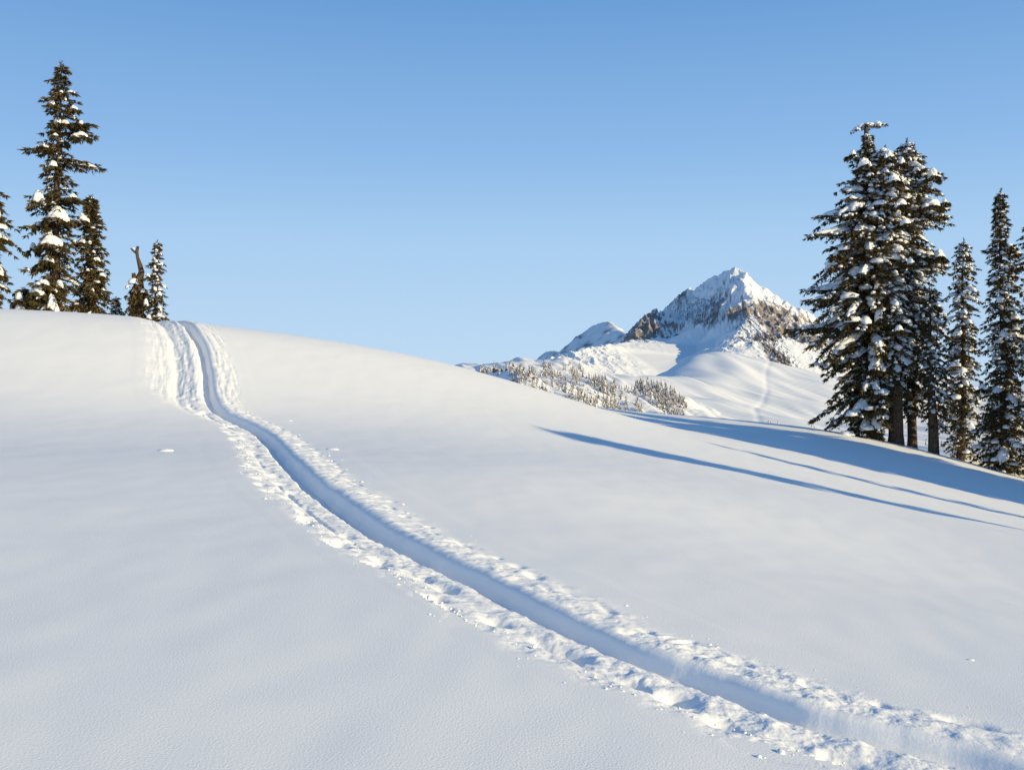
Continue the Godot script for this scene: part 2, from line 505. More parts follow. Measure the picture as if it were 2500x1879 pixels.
func build_peak() -> void:
	var ds := steps(2850, 4840, 7.5)
	ds.append_array(steps(4860, 5400, 45))
	var u0 := 1250.0
	var du := 1.9
	var cols := int((2420.0 - u0) / du)
	var rows := ds.size()
	var n := peak_points.size()
	var flat := PackedVector2Array()
	for p in peak_points:
		flat.append(Vector2(p[0] * 1.5, p[2]))
	var tri := Geometry2D.triangulate_delaunay(flat)
	var hh := PackedFloat32Array(); hh.resize(rows * cols); hh.fill(-9999)
	var rk := PackedFloat32Array(); rk.resize(rows * cols)
	var cr := PackedFloat32Array(); cr.resize(rows * cols)
	for k in range(0, tri.size(), 3):
		var a := flat[tri[k]]; var b := flat[tri[k + 1]]; var c := flat[tri[k + 2]]
		var pa = peak_points[tri[k]]; var pb = peak_points[tri[k + 1]]; var pc = peak_points[tri[k + 2]]
		var ha := P(pa[0], pa[1], pa[2]).y; var hb := P(pb[0], pb[1], pb[2]).y; var hc := P(pc[0], pc[1], pc[2]).y
		var det := (b - a).cross(c - a)
		if absf(det) < 1e-6:
			continue
		var c0 := maxi(0, int((minf(a.x, minf(b.x, c.x)) / 1.5 - u0) / du))
		var c1 := mini(cols - 1, int((maxf(a.x, maxf(b.x, c.x)) / 1.5 - u0) / du) + 1)
		var dmin := minf(a.y, minf(b.y, c.y))
		var dmax := maxf(a.y, maxf(b.y, c.y))
		for r in rows:
			if ds[r] < dmin or ds[r] > dmax:
				continue
			for q in range(c0, c1 + 1):
				var g := Vector2((u0 + du * q) * 1.5, ds[r])
				var wb := (g - a).cross(c - a) / det
				var wc := (b - a).cross(g - a) / det
				var wa := 1.0 - wb - wc
				if wa < -0.0005 or wb < -0.0005 or wc < -0.0005:
					continue
				var i := r * cols + q
				hh[i] = wa * ha + wb * hb + wc * hc
				rk[i] = wa * pa[3] + wb * pb[3] + wc * pc[3]
				cr[i] = wa * pa[4] + wb * pb[4] + wc * pc[4]
	for r in rows:
		for c in cols:
			var i := r * cols + c
			if hh[i] < -9000.0:
				hh[i] = hh[i - 1] if c > 0 and hh[i - 1] > -9000.0 else -80.0
	# soften the facets: strongly where the snow is smooth
	for k in 9:
		var g := hh.duplicate()
		for r in range(1, rows - 1):
			for c in range(1, cols - 1):
				var i := r * cols + c
				var w := 0.6 * (1.0 - minf(1.0, cr[i] * 2.2)) if k >= 1 else 0.45
				hh[i] = lerpf(g[i], (g[i - 1] + g[i + 1] + g[i - cols] + g[i + cols]) * 0.25, w)
	var rg := FastNoiseLite.new(); rg.seed = 4; rg.frequency = 1.0; rg.noise_type = FastNoiseLite.TYPE_SIMPLEX_SMOOTH
	rg.fractal_type = FastNoiseLite.FRACTAL_RIDGED; rg.fractal_octaves = 4
	var sm := FastNoiseLite.new(); sm.seed = 9; sm.frequency = 1.0; sm.fractal_octaves = 4
	var v := PackedVector3Array(); v.resize(rows * cols)
	for r in rows:
		for c in cols:
			var i := r * cols + c
			var x := (u0 + du * c - 1250.0) / F * ds[r]
			var d := ds[r]
			var crag := cr[i]
			# ribs run down the fall line of the two main faces
			var wx := x + 18.0 * sm.get_noise_2d(x * 0.01, d * 0.01)
			var left_face := smoothstep(0.0, 120.0, 940.0 - x - (d - 3900.0) * 0.15)
			var a := rg.get_noise_2d((wx * 0.94 + d * 0.34 * left_face) * 0.016, (d - wx * 0.5 * left_face) * 0.0048)
			var b := rg.get_noise_2d(wx * 0.045 + 50.0, d * 0.022)
			var s2 := sm.get_noise_2d(x * 0.05, d * 0.05)
			var h := hh[i] + crag * (30.0 * (a - 0.15) + 2.0 * (b - 0.1) + 2.2 * s2) + 0.8 * sm.get_noise_2d(x * 0.01 + 9.0, d * 0.02)
			h += rk[i] * 2.5 * rg.get_noise_2d(x * 0.11, d * 0.06)
			v[i] = Vector3(x, h, -d)
	var col := PackedColorArray(); col.resize(rows * cols)
	for r in rows:
		for c in cols:
			var i := r * cols + c
			var i2 := mini(r + 1, rows - 1) * cols + c
			var i0 := maxi(r - 1, 0) * cols + c
			var cl := r * cols + maxi(c - 1, 0)
			var cx := r * cols + mini(c + 1, cols - 1)
			var nn := (v[cx] - v[cl]).cross(v[i2] - v[i0]).normalized()
			var steep := 1.0 - nn.y
			var p := v[i]
			var m := rk[i] * 1.15 + (steep - 0.36) * 1.0 * minf(1.0, cr[i] * 1.6) + 0.5 * sm.get_noise_2d(p.x * 0.03, p.z * 0.014) + 0.28 * sm.get_noise_2d(p.x * 0.07 + 4.0, p.y * 0.03) + 0.10 * sm.get_noise_2d(p.x * 0.25, p.y * 0.2)
			m = smoothstep(0.56, 0.70, m)
			var tone := 0.5 + 0.5 * sm.get_noise_2d(p.x * 0.02, p.y * 0.05 + 30.0) + 0.35 * sm.get_noise_2d(p.x * 0.09, p.y * 0.09)
			var rock := Color(0.17, 0.148, 0.138).lerp(Color(0.37, 0.325, 0.30), clampf(tone, 0.0, 1.0))
			col[i] = Color(0.88, 0.88, 0.88).lerp(rock, m)
	var o := put(grid_mesh(v, cols, rows, col), "mountain", rock_mat)
	structure(o)

func build_far_peak() -> void:
	# the shaded peak behind and the flat-topped block beside it; both turn their sides to the left, away from the sun
	var sm := FastNoiseLite.new(); sm.seed = 31; sm.frequency = 1.0; sm.fractal_octaves = 4
	var sky := [[1290, 905], [1326, 884], [1333, 857], [1345, 854], [1358, 853], [1372, 858], [1390, 856], [1400, 843], [1418, 822], [1436, 803], [1452, 791], [1470, 785], [1487, 781], [1500, 791], [1513, 803], [1530, 810], [1550, 814], [1600, 828], [1700, 860], [1800, 900]]
	var cols := 190
	var rows := 60
	var v := PackedVector3Array(); v.resize(cols * rows)
	var col := PackedColorArray(); col.resize(cols * rows)
	for c in cols:
		var u := lerpf(1290, 1800, pow(c / (cols - 1.0), 1.25))
		var k := 0
		while k < sky.size() - 2 and sky[k + 1][0] < u:
			k += 1
		var y := lerpf(sky[k][1], sky[k + 1][1], (u - sky[k][0]) / (sky[k + 1][0] - sky[k][0]))
		var d0 := 8800.0 - (u - 1290.0) * 9.5
		var top := P(u, y, d0)
		for r in rows:
			var f := float(r) / (rows - 1)
			var g := f * 2.0 - 1.0                       # -1 front foot .. 0 crest .. 1 back foot
			var drop := absf(g) * 620.0
			var out := Vector3(-0.97, 0, 0.24) if g < 0.0 else Vector3(0.97, 0, -0.24)
			var p := top + out * absf(g) * 760.0 - Vector3(0, drop, 0)
			p += Vector3(0, 1, 0) * minf(absf(g) * 8.0, 1.0) * (40.0 * sm.get_noise_2d(p.x * 0.006, p.z * 0.006) + 10.0 * sm.get_noise_2d(p.x * 0.03, p.z * 0.03))
			v[r * cols + c] = p
			var m := smoothstep(0.18, 0.3, sm.get_noise_2d(p.x * 0.012, p.y * 0.02) + 0.35 * absf(g) * (1.0 if u < 1450 else 0.3) - 0.1)
			col[r * cols + c] = Color(0.86, 0.86, 0.86).lerp(Color(0.2, 0.17, 0.15), m * 0.8)
	var o := put(grid_mesh(v, cols, rows, col), "far_mountain", rock_mat)
	structure(o)

var hill_points := [
	[1462, 926, 1400], [1494, 914, 1450], [1530, 917, 1450], [1575, 946, 1350], [1615, 966, 1250], [1500, 950, 1250], [1480, 990, 1000], [1400, 960, 1400],
	[1688, 868, 1900], [1660, 882, 1880], [1640, 897, 1850], [1625, 922, 1800], [1600, 945, 1720], [1740, 886, 1950], [1790, 906, 2000], [1850, 926, 2050], [1910, 946, 2100], [1990, 955, 2100], [2100, 965, 2100], [2300, 985, 2100], [2600, 1000, 2100],
	[1690, 930, 1560], [1690, 985, 1200], [1690, 1025, 950], [1800, 960, 1600], [1800, 1000, 1250], [1800, 1045, 950], [1900, 1000, 1450], [1900, 1050, 950], [2000, 1000, 1500], [2000, 1065, 950], [2200, 1030, 1500], [2200, 1095, 950], [2500, 1040, 1500], [2500, 1105, 900], [2700, 1120, 900], [1560, 1030, 950], [1400, 1030, 950],
	[1500, 1000, 2000], [1600, 1000, 2350], [1690, 980, 2500], [1850, 990, 2600], [2100, 1000, 2600], [2700, 1030, 2600], [1400, 1000, 2200],
]
var gully := []

func hill_detail(x: float, d: float) -> float:
	var y := 8.0 * roll.get_noise_2d(x * 0.0065 + d * 0.0035, d * 0.0028 - x * 0.002) + 3.2 * roll.get_noise_2d(x * 0.018 + d * 0.008 + 20.0, d * 0.006)
	var best := 1e9
	var side := 0.0
	var pt := Vector2(x, d)
	for i in gully.size() - 1:
		var a: Vector2 = gully[i]
		var b: Vector2 = gully[i + 1]
		var q := Geometry2D.get_closest_point_to_segment(pt, a, b)
		var l := q.distance_to(pt)
		if l < best:
			best = l
			side = (b - a).cross(pt - a)
	var w := 4.0
	y -= 0.7 * exp(-pow(best / w, 2.0))
	return y

var ridge_points := [
	[1130, 930, 760], [1170, 912, 765], [1195, 897, 770], [1225, 881, 780], [1250, 873, 790], [1270, 876, 800], [1300, 892, 815], [1320, 893, 850], [1345, 880, 900], [1375, 871, 920], [1396, 881, 905], [1421, 897, 890], [1448, 920, 870], [1475, 946, 840], [1502, 973, 810],
	[1551, 950, 800], [1584, 953, 800], [1622, 967, 790], [1652, 986, 780], [1680, 1008, 765], [1525, 975, 800],
	[1170, 955, 640], [1250, 925, 660], [1320, 950, 650], [1380, 930, 700], [1430, 960, 680], [1500, 1000, 680], [1560, 985, 690], [1620, 1000, 690],
	[1130, 990, 520], [1250, 985, 520], [1350, 1010, 520], [1450, 1030, 530], [1550, 1035, 540], [1700, 1045, 560], [1750, 1040, 700],
	[1130, 980, 1000], [1300, 975, 1060], [1450, 1010, 1080], [1600, 1040, 1000], [1750, 1060, 950],
]
var ridge_sp: Spline
var hill_sp: Spline

func ridge_h(x: float, d: float) -> float:
	return ridge_sp.at(x, d) + 6.0 * roll.get_noise_2d(x * 0.022 + d * 0.014, d * 0.007) + 2.4 * roll.get_noise_2d(x * 0.06 + d * 0.02, d * 0.02 + 7.0)

func build_far() -> void:
	build_far_peak()
	build_peak()
	for q in [[1894, 943, 1990], [1870, 962, 1760], [1873, 976, 1640], [1853, 997, 1400], [1843, 1014, 1240], [1853, 1030, 1120], [1850, 1060, 950]]:
		var p := P(q[0], q[1], q[2])
		gully.append(Vector2(p.x, q[2]))
	far_field("snow_hill", hill_points, 1400, 2700, 300, steps(900, 2600, 12), 600.0, 0.0005, hill_detail)
	ridge_sp = spline_through(ridge_points, 250.0, 0.0005)
	var ds := steps(520, 1060, 5.0)
	var cols := 230
	var v := PackedVector3Array(); v.resize(cols * ds.size())
	for r in ds.size():
		for c in cols:
			var x := (lerpf(1110, 1760, c / (cols - 1.0)) - 1250.0) / F * ds[r]
			v[r * cols + c] = Vector3(x, ridge_h(x, ds[r]), -ds[r])
	structure(put(grid_mesh(v, cols, ds.size()), "forested_hill", far_snow_mat))
	# snow plain far below, out to the horizon
	var pm := PlaneMesh.new()
	pm.size = Vector2(60000, 60000)
	pm.subdivide_width = 20
	pm.subdivide_depth = 20
	var pl := put(pm, "snow_plain", far_snow_mat)
	pl.position = Vector3(0, -160, 0)
	structure(pl)

# ------------------------------------------------------------------ trees
func tube(st: Soup, pts: Array, rads: Array, sides: int, col: Color, knob := 0.0) -> void:
	var rings := []
	for i in pts.size():
		var dir: Vector3 = (pts[mini(i + 1, pts.size() - 1)] - pts[maxi(i - 1, 0)]).normalized()
		var a := dir.cross(Vector3(0.31, 0.12, 0.94)).normalized()
		var b := dir.cross(a)
		var ring := []
		for k in sides:
			var t := TAU * k / sides
			var o := a * cos(t) + b * sin(t)
			ring.append([pts[i] + o * rads[i] * (1.0 + knob * rng.randf_range(-1, 1)), o])
		rings.append(ring)
	for i in rings.size() - 1:
		for k in sides:
			var k2 := (k + 1) % sides
			var p = rings[i][k]; var q = rings[i][k2]; var r = rings[i + 1][k]; var s = rings[i + 1][k2]
			st.quad_tri(p[0], r[0], s[0], p[1], r[1], s[1], col)
			st.quad_tri(p[0], s[0], q[0], p[1], s[1], q[1], col)

# rounded cushion of snow lying at c, sagging over both ends
var lumpy := FastNoiseLite.new()
func cushion(st: Soup, c: Vector3, ax: Vector3, lx: float, lz: float, h: float, seg: int, rings: int, droop: float) -> void:
	var side := ax.cross(Vector3.UP).normalized()
	var pts := []
	var nor := []
	var col := Color(1, 1, 1)
	var ph := rng.randf() * 100.0
	var up := Vector3.UP
	for i in range(0, rings + 1):
		var f := float(i) / rings
		var pr := []; var nr := []
		for k in (1 if i == 0 else seg):
			var t := TAU * k / seg
			var phi := f * PI * 0.64
			var o := Vector3(cos(t) * sin(phi), cos(phi), sin(t) * sin(phi))
			var q := 1.0 + 0.34 * lumpy.get_noise_3d(o.x * 1.7 + ph, o.y * 1.7, o.z * 1.7) + 0.16 * lumpy.get_noise_3d(o.x * 5.0, o.y * 5.0 + ph, o.z * 5.0)
			var yy := o.y * h * q - droop * pow(absf(o.x), 2.0) - (h * 0.35 * maxf(0.0, lumpy.get_noise_2d(t * 2.0 + ph, 4.0)) if i == rings else 0.0)
			pr.append(c + ax * (o.x * lx * q) + side * (o.z * lz * q) + up * yy)
			nr.append((ax * (o.x / lx) + side * (o.z / lz) + up * (o.y / h)).normalized())
		pts.append(pr); nor.append(nr)
	if rings > 3:                      # true normals for the big ones
		for i in range(1, rings + 1):
			for k in seg:
				var a: Vector3 = pts[i][(k + 1) % seg] - pts[i][(k + seg - 1) % seg]
				var lo: Vector3 = pts[mini(i + 1, rings)][k]
				var hi: Vector3 = pts[i - 1][k % pts[i - 1].size()]
				var nn := (lo - hi).cross(a).normalized()
				nor[i][k] = nn if nn.dot(nor[i][k]) > 0.0 else -nn
	for k in seg:
		var k2 := (k + 1) % seg
		st.quad_tri(pts[0][0], pts[1][k], pts[1][k2], nor[0][0], nor[1][k], nor[1][k2], col)
		for i in range(1, rings):
			st.quad_tri(pts[i][k], pts[i + 1][k], pts[i + 1][k2], nor[i][k], nor[i + 1][k], nor[i + 1][k2], col)
			st.quad_tri(pts[i][k], pts[i + 1][k2], pts[i][k2], nor[i][k], nor[i + 1][k2], nor[i][k2], col)

func needle_color() -> Color:
	var t := rng.randf()
	var c := Color(0.046, 0.041, 0.018).lerp(Color(0.19, 0.13, 0.052), t * t)
	if rng.randf() < 0.08:
		c = Color(0.15, 0.10, 0.045)
	return c

func tuft(st: Soup, p: Vector3, dir: Vector3, size: float) -> void:
	var col := needle_color()
	for k in 5:
		var d := (dir + Vector3(rng.randf_range(-.6, .6), rng.randf_range(-.55, .35), rng.randf_range(-.6, .6))).normalized()
		var l := size * rng.randf_range(0.75, 1.25)
		var s := d.cross(Vector3(rng.randf_range(-1, 1), rng.randf_range(-1, 1), rng.randf_range(-1, 1))).normalized() * l * 0.115
		var m := p + d * l * 0.45
		var e := p + d * l
		var nn := d.cross(s).normalized()
		if nn.y < 0.0:
			nn = -nn
		st.tri(p, m + s, e, nn, col)
		st.tri(p, e, m - s, nn, col)

# snow lying along a bough: a lens of uneven width that sags over the sides
func bough_snow(st: Soup, sp: Array, side: Vector3, L: float, wide: float) -> void:
	var n := sp.size() - 1
	var a := rng.randf_range(0.5, 1.2)
	var b := rng.randf_range(n - 1.4, n - 0.2)
	var m := 9
	var ph := rng.randf() * 50.0
	var ring := []
	for i in m + 1:
		var f := float(i) / m
		var fi := lerpf(a, b, f)
		var j := mini(int(fi), n - 1)
		var c: Vector3 = sp[j].lerp(sp[j + 1], fi - j)
		var w := wide * (0.25 + 0.75 * pow(sin(PI * clampf(f, 0.02, 0.98)), 0.6)) * (1.0 + 0.55 * lumpy.get_noise_2d(f * 5.0 + ph, 1.0))
		if i == 0 or i == m:
			w *= 0.3
		var h := w * rng.randf_range(0.45, 0.7)
		var row := []
		for k in 5:
			var t := (k - 2) / 2.0
			row.append(c + side * (t * w * (1.0 + 0.3 * lumpy.get_noise_2d(f * 7.0 + ph, t * 3.0))) + Vector3.UP * (0.02 + h * (1.0 - t * t) - 0.45 * w * t * t + 0.2 * h * lumpy.get_noise_2d(f * 9.0, t * 4.0 + ph)))
		ring.append(row)
	for i in m:
		for k in 4:
			var p: Vector3 = ring[i][k]; var q: Vector3 = ring[i][k + 1]; var r: Vector3 = ring[i + 1][k]; var s: Vector3 = ring[i + 1][k + 1]
			var n0 := (q - p).cross(r - p).normalized()
			if n0.y < 0.0:
				n0 = -n0
			var tilt := side * ((k - 1.5) * 0.35)
			var na := (n0 + tilt * 0.4).normalized()
			st.quad_tri(p, r, s, na, na, na, Color(1, 1, 1))
			st.quad_tri(p, s, q, na, na, na, Color(1, 1, 1))

func branch(wood: Soup, leaf: Soup, snow: Soup, root: Vector3, az: float, L: float, pitch: float, droop: float, frost: float, size: float, pad: float) -> void:
	var out := Vector3(cos(az), 0, sin(az))
	var side := Vector3(-sin(az), 0, cos(az))
	var n := 6
	var sp := []
	var rd := []
	var bend := rng.randf_range(-0.18, 0.18)
	for i in n + 1:
		var f := float(i) / n
		sp.append(root + out * L * f + side * bend * L * f * f + Vector3.UP * L * (tan(pitch) * f - droop * f * f))
		rd.append(maxf(0.004, (0.010 + 0.011 * L) * (1.0 - 0.85 * f)))
	tube(wood, sp, rd, 3, Color(1, 1, 1))
	if rng.randf() < frost * 1.1 + 0.04 and L > 0.25:
		bough_snow(snow, sp, side, L, clampf(L * rng.randf_range(0.11, 0.23), 0.05, 0.25))
	var gap := size * 0.85
	var base_frost := frost
	frost *= rng.randf_range(0.1, 1.9)
	var count := maxi(3, int(L / gap))
	for k in count:
		var f := lerpf(0.10, 1.0, (k + rng.randf()) / count)
		var fi := f * n
		var j := mini(int(fi), n - 1)
		var p: Vector3 = sp[j].lerp(sp[j + 1], fi - j)
		var dir: Vector3 = (sp[j + 1] - sp[j]).normalized()
		for sg in [-1.0, 1.0]:
			var tl: float = clampf(L * 0.42 * (1.05 - 0.75 * f), size * 0.9, 0.75) * rng.randf_range(0.6, 1.15)
			var td: Vector3 = (dir * rng.randf_range(0.45, 0.9) + side * sg * rng.randf_range(0.6, 1.0) + Vector3.DOWN * rng.randf_range(0.05, 0.5)).normalized()
			var m := maxi(1, int(tl / (size * 0.62)))
			for t in m:
				var q := p + td * tl * (t + 0.3) / m + Vector3.DOWN * 0.12 * tl * pow(float(t) / m, 2.0)
				tuft(leaf, q, td, size)
			if rng.randf() < frost * 0.5:
				var fl := tl * rng.randf_range(0.25, 0.5)
				cushion(snow, p + td * tl * rng.randf_range(0.3, 0.75) + Vector3.UP * 0.015, Vector3(td.x, 0, td.z).normalized(), maxf(fl, 0.05), rng.randf_range(0.04, 0.09) + 0.07 * base_frost, rng.randf_range(0.04, 0.08) + 0.03 * base_frost, 6, 2, 0.05)
		tuft(leaf, p, dir, size * 1.1)
	tuft(leaf, sp[n], (sp[n] - sp[n - 1]).normalized(), size * 1.2)
	if rng.randf() < pad:
		var f := rng.randf_range(0.45, 0.85)
		var c: Vector3 = sp[int(f * n)]
		var w := clampf(L * rng.randf_range(0.16, 0.3), 0.09, 0.5)
		cushion(snow, c + Vector3.UP * 0.02, out, w, w * rng.randf_range(0.6, 0.9), w * rng.randf_range(0.35, 0.55), 10, 3, 0.12 * w)

# a conifer whose outline follows rows of [v, pixels to the left, pixels to the right] about its axis
func conifer(called: String, label: String, group: String, u: float, d: float, axis_top_u: float, v_top: float, rows: Array, o: Dictionary) -> Node3D:
	rng.seed = int(o.get("seed", 1))
	var foot := on_ground(u, d)
	var tree := Node3D.new()
	tree.name = numbered(called)
	add_child(tree)
	tree.position = foot
	tag(tree, label, o.get("category", "tree"), group)
	var px: float = d / F
	var top := P(axis_top_u, v_top, d) - foot
	top.z = rng.randf_range(-0.15, 0.15)
	var H := top.y
	var wood := Soup.new()
	var leaf := Soup.new()
	var snow := Soup.new()
	var r0: float = o.get("girth", 0.015 * H + 0.05)
	# trunk
	var tpnt := []; var trad := []
	var bow: float = o.get("bow", 0.1)
	for i in 15:
		var f := i / 14.0
		tpnt.append(Vector3(0, -0.6, 0).lerp(top, f) + Vector3(sin(f * 5.0 + H) * bow * 0.5, 0, cos(f * 4.0 + H) * bow * 0.4) * f * (1.0 - f) * 4.0)
		trad.append(maxf(0.012, r0 * pow(1.0 - f, 0.8) + (0.06 * r0 / 0.2 if i == 0 else 0.0)))
	var trunk := Soup.new()
	tube(trunk, tpnt, trad, 10, Color(1, 1, 1), 0.06)
	put(trunk.mesh(), "trunk", bark_mat, tree)
	# branches
	var size: float = o.get("needle", 0.15)
	var n: int = o.get("branches", 100)
	var frost: float = o.get("frost", 0.1)
	var pad: float = o.get("pad", 0.15)
	var low: float = o.get("low", 0.0)
	var az := rng.randf() * TAU
	for i in n:
		var t := (i + rng.randf_range(-0.3, 0.3)) / n
		t = clampf(1.0 - pow(1.0 - t, 1.0), 0.0, 1.0)
		var y := lerpf(low, H * 0.985, t)
		var v: float = v_top + (H - y) / px
		var k := 0
		while k < rows.size() - 2 and rows[k + 1][0] < v:
			k += 1
		var f := clampf((v - rows[k][0]) / (rows[k + 1][0] - rows[k][0]), 0.0, 1.0)
		var lft: float = lerpf(rows[k][1], rows[k + 1][1], f) * px
		var rgt: float = lerpf(rows[k][2], rows[k + 1][2], f) * px
		az += 2.39996 + rng.randf_range(-0.35, 0.35)
		var cs := cos(az)
		var ext := lerpf(lft, rgt, cs * 0.5 + 0.5)
		if absf(cs) < 0.75:
			ext = minf(ext, (lft + rgt) * 0.5)
		var L := ext * rng.randf_range(0.72, 1.05) + 0.05
		L *= clampf(1.0 + o.get("ragged", 0.25) * 1.6 * lumpy.get_noise_2d(y * 1.5 + H, cs * 1.2), 0.35, 1.25)
		if rng.randf() < 0.25:
			L *= rng.randf_range(0.4, 0.8)
		var j := y / H * 0.96 * 14.0
		var ji := clampi(int(j), 0, 13)
		var root: Vector3 = tpnt[ji].lerp(tpnt[ji + 1], j - ji)
		root.y = y + L * o.get("lift", 0.12)
		var hi := y / H
		var pitch := lerpf(o.get("pitch_low", -0.15), o.get("pitch_top", 0.35), hi) + rng.randf_range(-0.12, 0.12)
		branch(wood, leaf, snow, root, az, L, pitch, o.get("droop", 0.3) * rng.randf_range(0.6, 1.3), frost * (0.22 + 0.95 * hi), size, pad * (0.4 + 0.8 * (1.0 - hi)))
	# leader
	for i in 8:
		tuft(leaf, top - Vector3(0, 0.05 * i, 0), Vector3(rng.randf_range(-.5, .5), 0.8, rng.randf_range(-.5, .5)), size * 0.7)
	# named limbs seen in the photograph: [v, length px, +1 right / -1 left, depth tilt]
	for b in o.get("limbs", []):
		var y: float = H - (b[0] - v_top) * px
		var j := clampf(y / H, 0.0, 0.999) * 14.0
		var ji := clampi(int(j), 0, 13)
		var root: Vector3 = tpnt[ji].lerp(tpnt[ji + 1], j - ji)
		root.y = y
		for q in 3:
			branch(wood, leaf, snow, root + Vector3(0, rng.randf_range(-0.1, 0.1), 0), (0.0 if b[2] > 0 else PI) + rng.randf_range(-0.22, 0.22) + b[3], b[1] * px * (1.0 - 0.16 * q), rng.randf_range(-0.08, 0.08), 0.10, frost, size, 0.0)
	# large cushions of snow seen singly: [u, v, half width px, height px]; twigs poke out below and around them
	var cushions := []
	for q in o.get("pads", []):
		var one := Soup.new()
		var p := P(q[0], q[1] + q[3] * 0.4, d) - foot
		p.z = clampf(0.4 - absf(p.x - top.x * p.y / H) * 0.25, 0.1, 0.6) if q.size() < 5 else q[4]
		var w: float = q[2] * px * (0.92 if q.size() < 5 else 0.62)
		var hq: float = q[3] * px * 0.72
		cushion(one, p, Vector3(1, 0, rng.randf_range(-0.25, 0.25)).normalized(), w * 0.72, w * 0.6, hq, 24, 8, hq * 0.5)
		for k in (3 if w > 0.2 else 1):
			var off := rng.randf_range(-0.75, 0.75)
			cushion(one, p + Vector3(off * w, -hq * (0.25 + 0.7 * off * off), rng.randf_range(0.0, 0.35) * w), Vector3(1, 0, rng.randf_range(-0.5, 0.5)).normalized(), w * rng.randf_range(0.25, 0.45), w * rng.randf_range(0.25, 0.4), hq * rng.randf_range(0.5, 0.8), 16, 6, hq * 0.4)
		cushions.append(one.mesh())
		for k in int(q[2] * 3.0):
			var a := rng.randf() * TAU
			var e := p + Vector3(cos(a) * w * rng.randf_range(0.55, 1.02), -q[3] * px * (0.15 + 0.5 * cos(a) * cos(a)) - rng.randf_range(0.0, 0.12), sin(a) * w * 0.7 * rng.randf_range(0.6, 1.0))
			tuft(leaf, e, Vector3(cos(a), -0.55, sin(a)), size * 1.1)
	put(wood.mesh(), "limb_framework", bark_mat, tree)
	var crown := put(leaf.mesh(), "crown", needle_mat, tree)
	for m in cushions:
		put(m, "snow_cushion", pad_mat, crown)
	if snow.v.size() > 0:
		var sn := put(snow.mesh(), "snow_dusting", pad_mat, crown)
		sn.set_meta("kind", "stuff")
	return tree

